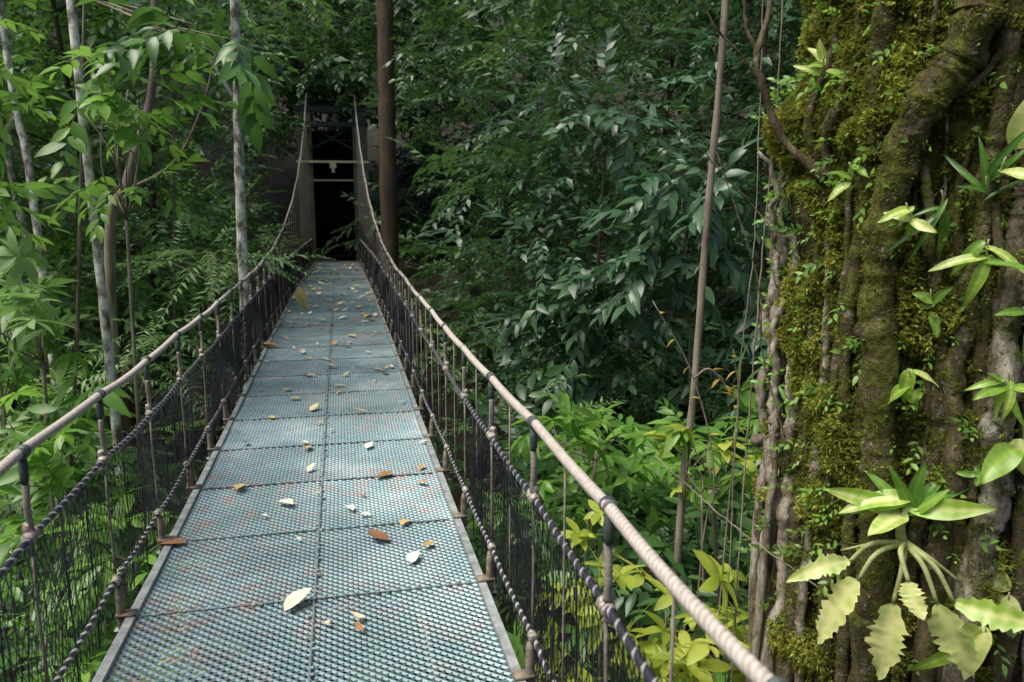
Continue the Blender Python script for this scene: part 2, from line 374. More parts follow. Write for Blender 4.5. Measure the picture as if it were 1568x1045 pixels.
mr.obj('handrail_ropes',M_rope,bridge); mc.obj('side_cables',M_cable,bridge); ms.obj('rail_sleeves',M_sleeve,bridge)
mk.obj('cable_knots',M_knot,bridge); mp.obj('deck_posts',M_post,bridge); mh.obj('hangers',M_rope,bridge)
def net(side,s0,s1,step,rad,nh=13,lo=-.02):
    ns=int((s1-s0)/step)
    for i in range(ns):
        s=s0+i*step; hh=np.linspace(lo,1,nh)
        zz=hmid(np.array(s))*hh
        den=.5+.5*math.sin(s*1.7+side)*math.sin(s*4.3)
        off=np.where((np.arange(nh)+i)%2==0,1,-1)*step*.46+rng.normal(0,step*.28,nh)+step*1.6*np.sin(hh*7+s*5)*den
        wob=.022*np.sin(s*2.2+hh*5)+.016*np.sin(s*5.1-hh*3)
        tube(mn_,B(s+off,side*(CW+.012)+wob*side,zz-.03*np.sin(s*1.9)*hh*(1-hh)),rad,3,cap=False)
net(-1,-2.5,6,.023,.0018,17); net(-1,6,14,.028,.0036); net(-1,14,29,.06,.012,7)
net(1,-2.5,3.9,.022,.0021,17); net(1,7.5,14,.026,.004); net(1,14,29,.06,.012,7)
for side,s0,s1 in ((-1,-2,12),(1,-2,3.8)):
    for i in range(int((s1-s0)/.06)):
        s=s0+i*.06; hh=np.linspace(0,1,9)
        if math.sin(s*3.3+side)<-.35: continue
        tube(mn_,B(s+.035*np.sin(hh*6+i*.7)+rng.normal(0,.01,9),side*(CW+.035+.02*np.sin(hh*4+s)),.69*hh-.03),.0022,3,cap=False)
mn_.obj('safety_net',M_net,bridge)
tw=empty('bridge_tower'); mb=MB(); mb2=MB(); mb3=MB(); mb4=MB()
st=29.35; zt=-.31
for sd in (-1,1):
    for ds in (0,.75):
        c=B(st+ds,.96*sd,0); c[2]=zt+1.95; box(mb,c,(.50,.24,6.5),BR)
    c=B(st+.27,1.02*sd,0); c[2]=zt-.9; box(mb,c,(.9,1.4,1.2),BR)
for z,h in ((4.75,.16),(5.25,.2)):
    c=B(st,0,0); c[2]=zt+z; box(mb2,c,(2.5,.26,h),BR)
for a,b in ((-.75,.75),(.75,-.75)):
    tube(mb2,np.array([B(st+.17,a,3.9),B(st+.17,b,4.7)]),.045,6)
c=B(st-.5,0,3.45); box(mb3,c,(2.45,.07,.075),BR)
c=B(st+.5,0,2.85); box(mb3,c,(1.4,.06,.06),BR)
c=B(st-.52,.0,3.32); box(mb3,c,(.22,.1,.18),BR)
c=B(st-.52,.0,3.15); box(mb3,c,(.1,.08,.14),BR)
for i in range(8):
    c=B(st+1.2+.3*i,0,0); c[2]=zt+.08+.17*i; box(mb4,c,(1.6,.32,.05),BR)
    c=B(st+1.35+.3*i,0,0); c[2]=zt+.16*i; box(mb4,c,(1.56,.03,.16),BR)
c=B(st+4.0,0,1.9); box(mb4,c,(2.2,.06,5.2),BR)  # added near-black boards, roof and sides stand in for shade in the opening
c=B(st+2.4,0,0); c[2]=4.25; box(mb4,c,(2.5,3.1,.1),BR)
for sd in (-1,1):
    c=B(st+2.45,1.13*sd,0); c[2]=1.6; box(mb4,c,(.06,2.9,5.1),BR)
mb.obj('columns',M_tower,tw,False); mb2.obj('top_beams',M_towerb,tw,False); mb3.obj('cross_bars_and_lamp',M_bar,tw,False)
mb4.obj('approach_stairs_and_shade_boards',M_wood,tw,False)
mb=MB(); c=B(-4.2,0,-.35); box(mb,c,(2.4,2.4,.6),BR); mb.obj('landing_deck',M_wood,empty('bridge_landing'),False)

mb=MB(); random.seed(11)
LT=[(3.24,-.12,.15,.85),(3.6,.45,.12,1),(3.9,.36,.15,.05),(4.1,-.66,.16,.12),(4.6,-.25,.13,.9),(4.45,.14,.10,.95),(4.3,.22,.07,.9),(4.95,-.52,.14,.5),(5.7,-.11,.12,.45),(5.55,.3,.1,1),(5.6,.68,.06,1),(5.9,-.57,.11,.35),(6.6,.34,.14,.7),(6.7,-.13,.12,.7),(7.4,.28,.1,.85),(8,.15,.1,.8),(8.2,-.25,.14,.7),(8.2,.45,.12,.65),(9.8,-.6,.3,.24),(12,.5,.26,.3),(9.3,-.3,.14,.75),(10.4,.2,.14,.8),(6.1,.05,.06,1),(3.0,.2,.06,.2),(5.0,.45,.16,.15)]
for _ in range(190):
    s=random.uniform(3,27)**1.0; s=s if s>7 or random.random()<.4 else s+8
    LT.append((s,random.uniform(-.7,.7),random.uniform(.04,.1)*(1.0+.08*(s-5 if s>5 else 0)),random.choice([.35,.55,.65,.7,.8,.85,.95])))
for s,w,L,c in LT:
    v,t=leaf(L,L*random.uniform(.35,.6),random.uniform(-.3,.1),random.uniform(.1,.5),NEAR,.8)
    v[:,1]+=.12*L*np.sin(v[:,0]/L*3)
    a=random.uniform(0,6.28); R=rotm((math.cos(a),math.sin(a),.05))
    mb.add(v@R.T+B(s,w,.016),t,c)
v,t=leaf(.40,.19,.2,.5,NEAR,.8); R=rotm((.25,-.1,-1),(0,-1,.2)); mb.add(v@R.T+B(13.2,-.52,.40),t,.55)
mb.obj('fallen_leaves',M_litter)

# ------------------------------------------------------------------ forest
def in_corr(p):
    q=np.array([p[0],p[1]])-O; s=q@tv; w=q@nv_
    return (s<40) and abs(w)<(2.3 if s<24 else 2.1) and -1.1<p[2]<(9 if s<22 else 5.9 if s<31 else 5.0)
mb=MB(); cnt=0
while cnt<190:
    y=random.uniform(28,42); x=random.uniform(-1.0,1.0)*y*.85; z=float(gz(x,y))+random.uniform(0,17)
    if in_corr((x,y,z)): continue
    clump(mb,P_back,(x,y,z),random.uniform(1.6,2.6),32,1.75); cnt+=1
for _ in range(34):
    s=random.uniform(31,36); w=random.uniform(-5,5); z=random.uniform(5.3,11) if abs(w)<2.2 else random.uniform(-.5,11)
    p=B(s,w,0); p[2]=z; clump(mb,P_back,p,1.5,30,1.5)
for w,z in ((-1.6,6.4),(0,6.1),(1.3,6.3),(-2.7,5.6),(2.6,5.8),(.6,7.4),(-.8,7.5),(2.3,4.6),(-2.3,4.4),(2.0,7.2)):
    p=B(28.2,w,0); p[2]=z; clump(mb,P_wall,p,.9,24,1.4)
mb.obj('distant_forest_foliage',M_wall)
mb=MB()
for _ in range(70):
    y=random.uniform(15,32); x=random.uniform(-4,7) if _%2 else random.uniform(-16,-6); q=(np.array([x,y])-O)@nv_
    if abs(q)<1.9: continue
    clump(mb,P_back if _%3 else P_fern,(x,y,float(gz(x,y))+.6),1.2,20,1.1)
mb.obj('forest_floor_undergrowth',M_under)
def rtree(name,x,y,h,r,nc,R,protos,mat,bark,scale=1.,zlo=.25,n=26,lean=(0,0),spread=2.0):
    e=empty(name); g=float(gz(x,y)); tr=MB(); cr=MB()
    pts=[(x+lean[0]*t+.15*math.sin(t*5+x),y+lean[1]*t+.15*math.cos(t*4+y),g-.3+(h+.3)*t) for t in np.linspace(0,1,7)]
    P=smooth_path(pts,24); tube(tr,P,np.linspace(r,r*.12,24),8)
    for i in range(nc):
        t=zlo+(1-zlo)*(i+.5)/nc; k=int(t*23); b=P[k]
        a=random.uniform(0,6.28); ds=spread*random.uniform(.3,1)*(1.1-.5*t)
        c=b+np.array([math.cos(a)*ds,math.sin(a)*ds,random.uniform(-.1,.6)])
        if in_corr(c): continue
        tube(tr,smooth_path([b,(b+c)/2+np.array([0,0,.15]),c],6),np.linspace(r*.3,.012,6),5)
        clump(cr,protos,c,R*random.uniform(.6,1.2),n,scale)
    clump(cr,protos,P[-1],R*.7,n,scale)
    tr.obj('trunk',bark,e)
    if cr.n: cr.obj('crown',mat,e)
    return e
random.seed(21)
spots=[]
tries=0
while len(spots)<27 and tries<4000:
    tries+=1
    y=random.uniform(12,24); x=random.uniform(-.85,.8)*y
    q=np.array([x,y])-O
    if abs(q@nv_)<3.2: continue
    if any((x-a)**2+(y-b)**2<4.5 for a,b in spots): continue
    spots.append((x,y))
for i,(x,y) in enumerate(spots):
    h=random.uniform(8.5,13)+ (3 if y>19 else 0)
    left=x<-5
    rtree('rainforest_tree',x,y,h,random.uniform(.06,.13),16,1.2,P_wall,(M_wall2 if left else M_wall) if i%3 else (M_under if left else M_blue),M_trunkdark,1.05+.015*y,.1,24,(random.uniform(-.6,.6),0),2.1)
mb=MB(); mb2=MB(); cnt=0
while cnt<205:
    y=random.uniform(13.5,25); x=random.uniform(-.8,.8)*y; z=random.uniform(-4,1.75+.33*y)
    if in_corr((x,y,z)): continue
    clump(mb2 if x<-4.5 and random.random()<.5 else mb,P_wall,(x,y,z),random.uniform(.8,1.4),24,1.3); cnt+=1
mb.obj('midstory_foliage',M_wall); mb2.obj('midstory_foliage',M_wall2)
mb=MB(); mf=MB(); cnt=0
while cnt<175:
    y=random.uniform(5.5,16); x=random.uniform(-.95,.75)*y; z=random.uniform(-4.8,-1.5+.05*y)
    if in_corr((x,y,z)) : continue
    q=(np.array([x,y])-O)@nv_
    if abs(q)<1.7 and z>-2.2: continue
    clump(mb if cnt%5 else mf,P_under if cnt%5 else P_fern,(x,y,z),random.uniform(.6,1.0),20 if cnt%5 else 12,1.0); cnt+=1
mb.obj('understory_foliage',M_under); mf.obj('fern_undergrowth',M_pale)

def shrub(name,c,R,n,protos,mat,scale=1.,flat=1.0,bark=M_trunkmid,base=None,down=.15,sub=6,sr=.02,top=None):
    e=empty(name); c=np.array(c,float); R=np.array(R,float)*np.ones(3); cr=MB(); tr=MB()
    bx=base if base is not None else (c[0]+random.uniform(-.3,.3),c[1]+random.uniform(.1,.5))
    g=float(gz(bx[0],bx[1])); b0=np.array([bx[0],bx[1],g-.2])
    hub=c-np.array([0,0,R[2]*1.0]) if top is None else np.array(top,float)
    L=np.linalg.norm(hub-b0)
    P=smooth_path([b0,b0*.66+hub*.34+rng.normal(0,.05*L/3,3),b0*.33+hub*.67+rng.normal(0,.04*L/3,3),hub],30)
    tube(tr,P,np.linspace(sr*1.5,sr*.8,30)*(1+.1*np.sin(np.arange(30)*1.7)),8)
    for i in range(sub):
        d=rng.normal(size=3); d=d/np.linalg.norm(d)*rng.uniform(.3,.85); cc=c+d*R
        clump(cr,protos,cc,R.mean()*.5,max(2,n//sub),scale,flat,down)
        tube(tr,smooth_path([hub,hub*.5+cc*.5+rng.normal(0,.08,3),cc],10),np.linspace(sr*.5,sr*.2,10),5)
    tr.obj('stems',bark,e); cr.obj('leaves',mat,e); return e
random.seed(5)
shrub('glossy_broadleaf_tree',(2.3,10.2,1.35),(1.5,1.0,1.15),110,P_blue,M_blue,1.0,sub=12,down=.3)
shrub('glossy_broadleaf_tree',(1.4,11.0,.1),(1.3,.9,.8),60,P_blue,M_blue,1.0,sub=8,down=.3)
shrub('glossy_broadleaf_tree',(3.4,9.5,-.3),(1.0,.9,.9),45,P_blue,M_blue,1.0,sub=6,down=.3)
shrub('large_leaf_shrub',(.75,6.9,-.25),(.6,.5,.3),18,P_whorl,M_bright,.85,sub=7)
shrub('large_leaf_shrub',(1.75,6.6,-.35),(.55,.5,.35),16,P_whorl,M_bright,.85,sub=6)
shrub('large_leaf_shrub',(.35,7.2,-1.2),(.6,.5,.5),16,P_whorl,M_bright,.85,sub=6)
shrub('large_leaf_shrub',(1.2,6.9,-1.3),(.8,.5,.5),20,P_under,M_under,.9,sub=6)
shrub('large_leaf_shrub',(1.5,8.2,-1.0),(1.2,.6,.6),34,P_under,M_bright,1.1,sub=8)
shrub('yellow_green_sapling',(1.15,4.7,-.95),(.45,.4,.3),24,P_oval,M_yel,1.0,sub=6,sr=.012)
shrub('yellow_green_sapling',(1.3,4.3,-.7),(.3,.3,.2),12,P_oval,M_yel,.95,sub=5,sr=.01)
shrub('yellow_green_sapling',(.55,4.7,-.5),(.28,.3,.2),12,P_oval,M_yel,.95,sub=4,sr=.01)
shrub('yellow_green_sapling',(.75,4.3,-1.1),(.45,.4,.3),20,P_oval,M_yel,.95,sub=4,sr=.01)
shrub('yellow_green_sapling',(1.55,6.2,-.35),(.2,.2,.25),6,P_oval,M_yel,1.1,sub=3,sr=.012)
shrub('bright_leaf_tree',(-3.35,7.0,2.45),(.4,.5,.85),34,P_spray,M_bright,1.0,sub=9,base=(-3.9,8.3))
shrub('bright_leaf_tree',(-4.7,7.2,2.9),(.5,.5,.5),22,P_spray,M_bright,1.0,sub=7,base=(-5.4,8.0))
shrub('bright_leaf_tree',(-5.4,8.0,1.7),(.5,.5,.5),24,P_spray,M_bright,1.1,sub=7,base=(-6.2,8.6))
shrub('bright_leaf_tree',(-7.4,11.5,3.4),(1.4,1.0,1.1),70,P_spray,M_bright,1.3,sub=14,base=(-8,12))
shrub('bright_leaf_tree',(-5.4,13.2,4.2),(1.2,1.0,.9),60,P_spray,M_under,1.3,sub=12,base=(-6.2,13.6))
shrub('pale_leaf_shrub',(-4.2,7.0,.85),(.6,.4,.5),24,P_whorl,M_pale,.8,sub=9)
shrub('pale_leaf_shrub',(-5.0,7.6,.3),(.6,.5,.5),22,P_whorl,M_bright,.8,sub=7)
shrub('pale_leaf_shrub',(-3.9,6.4,-.2),(.6,.5,.4),18,P_whorl,M_bright,.75,sub=7)
shrub('feathery_leaf_tree',(-4.0,10.6,1.0),(1.3,.6,.3),36,P_fern,M_pale,.9,sub=9,flat=.4)
shrub('feathery_leaf_tree',(-4.6,9.5,-.2),(1.2,.8,.5),34,P_fern,M_pale,.9,sub=8,flat=.4)
shrub('bank_shrub',(-3.4,6.2,-.9),(.8,.7,.5),40,P_under,M_bright,.9,sub=8)
shrub('bank_shrub',(-3.0,5.0,-1.6),(.8,.7,.4),40,P_under,M_bright,.8,sub=8)
shrub('bank_shrub',(-4.6,6.8,-.8),(.8,.7,.6),34,P_under,M_pale,.9,sub=8)
shrub('bank_shrub',(-5.6,9.0,-1.0),(1.2,.7,.8),50,P_under,M_bright,1.1,sub=9)
shrub('bank_shrub',(.9,5.6,-2.2),(.9,.6,.4),34,P_under,M_bright,.9,sub=8)
shrub('overhanging_branch_tree',(-2.45,6.8,3.1),(.6,.4,.2),13,P_blue,M_under,.9,sub=5,base=(-5.4,8.5),top=(-3.9,7.7,3.6))

def pole(name,pts,r0,r1,mat,n=40,extra=None):
    e=empty(name); mb=MB(); P=smooth_path(pts,n)
    rad=np.linspace(r0,r1,n)*(1+.10*np.sin(np.arange(n)*1.9)*rng.uniform(0,1,n))
    tube(mb,P,rad,10)
    for ex in (extra or []):
        Q=smooth_path(ex[0],16); tube(mb,Q,np.linspace(ex[1],ex[1]*.4,16),6)
    mb.obj('trunk',mat,e); return e
def gpt(x,y): return (x,y,float(gz(x,y))-.2)
def poletree(name,pts,r0,r1,mat,extra,R,protos,lmat,nc=4,n=16):
    e=pole(name,pts,r0,r1,mat,40,extra); cr=MB(); top=np.array(pts[-1])
    for i in range(nc):
        clump(cr,protos,top+rng.normal(0,1,3)*np.array([.8,.8,.4]),R,n,1.1)
    cr.obj('crown',lmat,e); return e
poletree('pale_trunk_tree',[gpt(-3.85,7.6),(-3.9,7.6,-1),(-3.93,7.6,1),(-3.97,7.6,3.0),(-4.0,7.6,6.5)],.05,.035,M_trunkpale,[],.9,P_wall,M_wall)
poletree('pale_trunk_tree',[gpt(-3.5,10.2),(-3.45,10.2,0),(-3.42,10.2,2),(-3.36,10.2,4.0),(-3.3,10.2,8)],.075,.05,M_trunkpale,[([(-3.42,10.2,3.0),(-3.7,10.0,3.5),(-4.2,9.9,3.6)],.025)],1.2,P_wall,M_wall)
poletree('pale_trunk_tree',[gpt(-6.1,10.5),(-6.2,10.5,1.4),(-6.4,10.6,3.2),(-6.5,10.6,6)],.06,.035,M_trunkpale,[],.9,P_wall,M_wall)
poletree('leaning_tree',[gpt(-5.0,9.6),(-4.8,9.5,.8),(-4.5,9.5,2.0),(-4.1,9.5,3.2),(-3.95,9.5,5.5)],.07,.04,M_trunkmid,[([(-4.5,9.5,1.9),(-3.9,9.4,2.2),(-3.5,9.3,2.8),(-3.3,9.3,3.4)],.022)],.9,P_spray,M_under)
poletree('brown_trunk_tree',[gpt(-3.15,20.5),(-3.12,20.5,3),(-3.1,20.5,6),(-3.1,20.5,12)],.23,.19,M_trunkdark,[],1.8,P_back,M_wall,6,30)
poletree('slender_tree',[gpt(1.38,6.4),(1.42,6.4,-1.2),(1.5,6.4,.2),(1.55,6.4,1.6),(1.62,6.4,3.2),(1.64,6.4,6)],.036,.025,M_trunkmid,[],.7,P_wall,M_wall,3,12)
for x,y in ((-7.5,12),(-8.5,14),(6.2,12)):
    poletree('understory_tree',[gpt(x,y),(x+.1,y,0),(x-.15,y,3),(x+.1,y,8)],.07,.04,M_trunkpale,[],1.1,P_wall,M_wall,4,20)

# ------------------------------------------------------------------ mossy strangler fig
C=np.array([2.15,3.95]); fV=np.array([-.478,-.878]); rV=np.array([.878,-.478])
def bulge(phi,z):
    b=.15*np.exp(-((phi+72)/26)**2-((z-2.12)/.17)**2)
    b=b+.06*np.exp(-((phi+60)/22)**2-((z-1.75)/.12)**2)
    b=b-.05*np.exp(-((phi+70)/30)**2-((z-2.6)/.2)**2)
    return b
def trad(phi,z):
    z=np.asarray(z,float)
    return .69+.05*np.clip(-z/4,0,1.5)+.03*np.sin(np.radians(phi)*3+z*.7)+.02*np.sin(np.radians(phi)*7-z*1.3)+bulge(phi,z)
def T(phi,z,out=0.):
    phi=np.asarray(phi,float); z=np.asarray(z,float); r=trad(phi,z)+out; a=np.radians(phi)
    xy=C+(r*np.cos(a))[...,None]*fV+(r*np.sin(a))[...,None]*rV
    return np.concatenate([xy,np.broadcast_to(z,phi.shape)[...,None]],-1)
fig=empty('mossy_strangler_fig_tree')
def mossmask(phi,z):
    p=((phi+180)%360)-180
    m=.60*np.exp(-((p+42)/38)**2)*np.clip((z+1.0)/1.6,.15,1)+.25*np.exp(-((p-2)/34)**2)*np.clip((z+.6)/1.8,.15,1)
    return np.clip(m+.22,0,1)
na,nz=280,480
ph=np.linspace(-180,180,na,endpoint=False); zc=np.concatenate([np.linspace(-7,-1,60,endpoint=False),np.linspace(-1,3,340,endpoint=False),np.linspace(3,8,80)])
ZZ,PP=np.meshgrid(zc,ph,indexing='ij')
nzv=np.zeros(ZZ.shape)
for i in range(nz):
    z=zc[i]
    for j in range(na):
        a=math.radians(ph[j]); x_,y_=math.cos(a)*.7,math.sin(a)*.7
        n=mn.noise((x_*3,y_*3,z*1.1))*.05+mn.noise((x_*9,y_*9,z*5))*.028+mn.noise((x_*24,y_*24,z*18))*.014
        nzv[i,j]=n-.06*abs(mn.noise((x_*8+5,y_*8,z*.8)))
mm=mossmask(PP,ZZ)
V=T(PP,ZZ,nzv)
mb=MB(); mb.add(V.reshape(-1,3),grid_tris(nz,na,True)[:, ::-1],mm.reshape(-1)); mb.obj('main_trunk',M_bark,fig)
mroot=MB(); mpale=MB(); mossp=[]
def root(mbx,pts,rads,out=.0,moss=.2,n=None,wob=.008):
    pts=np.array(pts,float); n=n or max(20,int(abs(pts[0,1]-pts[-1,1])/.02)); n=min(n,240)
    Q=smooth_path(np.column_stack([pts,np.zeros(len(pts))]),n)[:,:2]
    rad=np.interp(np.linspace(0,1,n),np.linspace(0,1,len(rads)),rads)
    sx=random.uniform(0,50)
    rad=rad*np.array([1+.3*mn.noise((sx,i*.12,0))+.2*mn.noise((sx,i*.5,3)) for i in range(n)])
    P=T(Q[:,0],Q[:,1],out)
    w=np.array([[mn.noise((sx+9,i*.06,0))+.4*mn.noise((sx+9,i*.2,0)),mn.noise((sx+19,i*.06,0)),0] for i in range(n)])*wob*3
    m=mossmask(Q[:,0],Q[:,1])*.5+moss
    nn=10 if rad.mean()<.04 else 18
    mod=np.array([[1+.16*mn.noise((math.cos(k*6.283/nn)*1.5+sx,math.sin(k*6.283/nn)*1.5,i*.25))+.08*mn.noise((math.cos(k*6.283/nn)*4+sx,math.sin(k*6.283/nn)*4,i*.5)) for k in range(nn)] for i in range(n)])
    tube(mbx,P+w,rad,nn,np.repeat(m[:,None],nn,1),mod)
    if rad.mean()>.018: mossp.append((Q,P+w,rad))
random.seed(9)
root(mroot,[(9,3.6),(5,2.9),(3,2.55),(0,2.35),(-9,2.15),(-14,1.95),(-17,1.65),(-18,1.23),(-15,.67),(-13,.06),(-12,-1),(-12,-6)],[.085,.085,.08,.08,.085,.072,.072,.075,.075,.08,.09,.12],.085,.22)
root(mroot,[(-22,3.4),(-24,2.55),(-24,2.03),(-28,1.23),(-29,.75)],[.045,.04,.038,.034,.022],.06,.1)
root(mroot,[(-20,1.9),(-21,1.5),(-22,1.1),(-24,.4),(-24,-.6),(-24,-5)],[.02,.022,.024,.03,.035,.04],.045,.14)
root(mroot,[(-40,2.3),(-42,2.15),(-47,1.9),(-46,1.5)],[.016,.022,.02,.012],.05,.0)
root(mpale,[(-44,1.6),(-42,1.1),(-40,.6),(-41,0),(-40,-2),(-40,-6)],[.014,.018,.022,.022,.03,.04],.05,.0)
root(mpale,[(-80,1.95),(-76,1.5),(-72,1.1),(-69,.5),(-66,-.2),(-64,-2),(-60,-6)],[.015,.028,.034,.034,.036,.04,.05],.085,-.15,wob=.015)
root(mpale,[(-92,2.0),(-88,1.6),(-83,1.1),(-80,.5),(-76,-.2),(-74,-6)],[.014,.024,.026,.026,.028,.04],.10,-.2,wob=.014)
root(mpale,[(-66,1.6),(-62,1.0),(-59,.5),(-55,-.2),(-52,-2),(-50,-6)],[.02,.024,.03,.034,.036,.04],.075,-.1,wob=.015)
root(mpale,[(-72,2.0),(-69,1.6),(-66,1.2),(-65,.6),(-63,0),(-62,-6)],[.012,.016,.018,.02,.02,.03],.12,-.1,wob=.015)
root(mroot,[(-58,.9),(-52,.5),(-50,0),(-46,-.6),(-45,-6)],[.02,.032,.04,.045,.06],.05,.18)
root(mroot,[(-36,.5),(-33,.1),(-32,-.5),(-32,-6)],[.015,.03,.035,.05],.04,.18)
root(mpale,[(30,3.2),(26,2.4),(22,1.9),(19,1.65),(17,1.1),(18,.67),(16,.2),(15,-.4),(15,-6)],[.045,.05,.055,.055,.055,.06,.06,.065,.1],.07,.08)
root(mroot,[(16,3.2),(12,2.5),(10,2.0),(8,1.5),(6,1.1),(7,.4),(5,-.4),(5,-6)],[.035,.04,.035,.035,.04,.045,.05,.06],.055,.18)
root(mroot,[(26,2.3),(25,1.2),(27,.2),(26,-6)],[.04,.05,.05,.07],.07,.18)
root(mroot,[(-8,1.9),(-5,1.6),(0,1.25),(2,.8),(-1,.3),(-2,-.5),(-2,-6)],[.02,.022,.025,.03,.03,.035,.05],.045,.15)
root(mroot,[(11,3.2),(14,2.2),(12,1.4),(13,.6),(10,-.3),(10,-6)],[.02,.026,.03,.034,.04,.05],.035,.12)
root(mroot,[(-34,1.9),(-33,1.4),(-35,.8),(-35,.2)],[.012,.018,.018,.014],.05,.05)
root(mroot,[(-52,2.6),(-52,2.2),(-54,1.6),(-52,1.0),(-49,.4)],[.014,.02,.02,.018,.014],.05,.05)
root(mroot,[(10,1.75),(14,1.5),(18,1.3)],[.02,.018,.014],.08,.0)
root(mroot,[(-5,2.15),(5,2.25),(16,2.5)],[.016,.016,.016],.06,.1)
for i in range(54):
    p0=random.uniform(-180,180) if i>32 else random.uniform(-75,32); z0=random.uniform(.5,4.5) ; z1=random.choice([-6,-6,z0-random.uniform(.5,1.2),z0-random.uniform(.8,2)])
    r=random.choice([.004,.006,.010,.014,.02]); k=5; dr=random.uniform(-4,4); pts=[(p0+random.uniform(-5,5)+i2*dr,z0+(z1-z0)*i2/k) for i2 in range(k+1)]
    root(mroot if random.random()<.7 else mpale,pts,[r*.6,r,r*1.2,r*1.3],r*.6+.005,.12)
mroot.obj('strangler_roots',M_root,fig); mpale.obj('pale_aerial_roots',M_rootpale,fig)
tuft=[]
for _ in range(4):
    q=MB()
    for k in range(5):
        v,t=leaf(random.uniform(.012,.028),random.uniform(.005,.010),.3,.3,FAR); d=(random.uniform(.3,1),random.uniform(-.9,.9),random.uniform(-.8,.8))
        q.add(v@rotm(d).T,t,random.random())
    tuft.append((np.concatenate(q.v),np.concatenate(q.t),np.concatenate(q.r)))
N=64000; pp=U(-100,35,N); zz=U(-.6,2.9,N); mk_=mossmask(pp,zz)
nn=np.array([mn.noise((p*.055,z*3.0,1.7))+.6*mn.noise((p*.15,z*8,4.)) for p,z in zip(pp,zz)])
keep=(mk_-.37+nn*.85+.35*(bulge(pp,zz)>.03)-.5*((pp<-60)&(zz<1.8)))>U(0,.25,N)
pp,zz,nn=pp[keep],zz[keep],nn[keep]
pos=T(pp,zz,U(-.02,.035,len(pp))+np.clip(nn,0,.5)*.17)
a=np.radians(pp); X=np.column_stack([(np.cos(a)[:,None]*fV+np.sin(a)[:,None]*rV),U(-.7,.3,len(pp))])
mb=MB(); scatter(mb,tuft,pos,X+rng.normal(0,.3,X.shape),U(.6,1.4,len(pp)),np.clip(.42+nn+U(-.3,.3,len(pp)),0,1),3)
print('tufts',len(pp))
for Q,P,rad in mossp:
    for i in range(len(P)):
        if not -.5<P[i][2]<2.8 or Q[i][0]<-60: continue
        g=mn.noise((Q[i][0]*.1,Q[i][1]*3.3,7.))*1.2+mossmask(Q[i][0],Q[i][1])*1.0-.36
        k=int(max(0,g)*26*rad[i]/.08+random.random()*.6)
        if g<=0 or k==0: continue
        al=U(-1.5,1.2,k); nrm=np.cos(al)[:,None]*np.array([fV[0],fV[1],0])+np.sin(al)[:,None]*np.array([rV[0],rV[1],0])
        scatter(mb,tuft,P[i]+nrm*rad[i]*.95+rng.normal(0,.008,(k,3)),nrm+rng.normal(0,.4,(k,3)),U(.35,.75,k),U(.1,.6,k),3)
n2=1100; p2=U(-100,-45,n2); z2=U(1.80,2.25,n2)
pos=T(p2,z2,U(.0,.03,n2)); X=np.column_stack([U(-.3,.3,n2),U(-.3,.3,n2),-np.ones(n2)]); scatter(mb,tuft,pos,X,U(1.2,2.6,n2),U(.2,.9,n2),3)
mb.obj('moss',M_mossleaf,fig)
mt=MB(); cr=MB()
for a_,l in ((0.4,3.5),(1.6,3.),(-.7,3.2)):
    b=np.array([2.3,4.1,6.8]); e_=b+np.array([math.cos(a_)*l,math.sin(a_)*l,3.0])
    tube(mt,smooth_path([b,(b+e_)/2+np.array([0,0,-.2]),e_],12),np.linspace(.3,.08,12),10)
    for _ in range(4): clump(cr,P_back,e_+rng.normal(0,1.1,3),1.2,18,1.1)
mt.obj('upper_limbs',M_root,fig); cr.obj('crown',M_wall,fig)
mb=MB()
def tb(pts,r0,r1,n=30,target=None): tube(target if target is not None else mb,smooth_path(pts,n)+rng.normal(0,.002,(n,3)),np.linspace(r0,r1,n)*(1+.15*np.sin(np.arange(n)*1.1)),8,.1)
tb([(1.45,3.75,1.85),(1.27,3.85,2.05),(1.18,3.85,2.25),(1.13,3.85,2.42),(1.18,3.85,2.65),(1.14,3.85,3.1)],.022,.012)
tb([(1.18,3.85,2.25),(1.08,3.85,2.4),(.93,3.85,2.55),(.8,3.85,2.8)],.007,.004)
tb([(1.14,3.85,2.42),(1.08,3.9,2.6),(1.1,3.95,2.9)],.010,.006)
tb([(1.3,3.8,1.55),(1.15,3.9,1.75),(.95,3.9,1.95),(.72,3.9,2.2)],.004,.002)
tb([(1.35,3.8,.6),(1.25,3.9,1.0),(1.2,3.9,1.4),(1.0,4,2.0)],.004,.003)
mb.obj('bare_branches',M_root,fig)
mb=MB()
tb([(1.34,4.2,3.2),(1.35,4.2,2.4),(1.32,4.2,1.6),(1.29,4.2,.6),(1.27,4.2,-.6),(1.25,4.2,-4)],.005,.005,60,mb)
tb([(1.30,4.4,3.2),(1.33,4.4,1.6),(1.28,4.4,.3),(1.33,4.4,-4)],.0035,.0035,60,mb)
tb([(1.5,3.6,-.1),(1.15,3.9,.1),(.8,4.3,.35)],.004,.003,30,mb)
mb.obj('hanging_lianas',M_trunkmid)

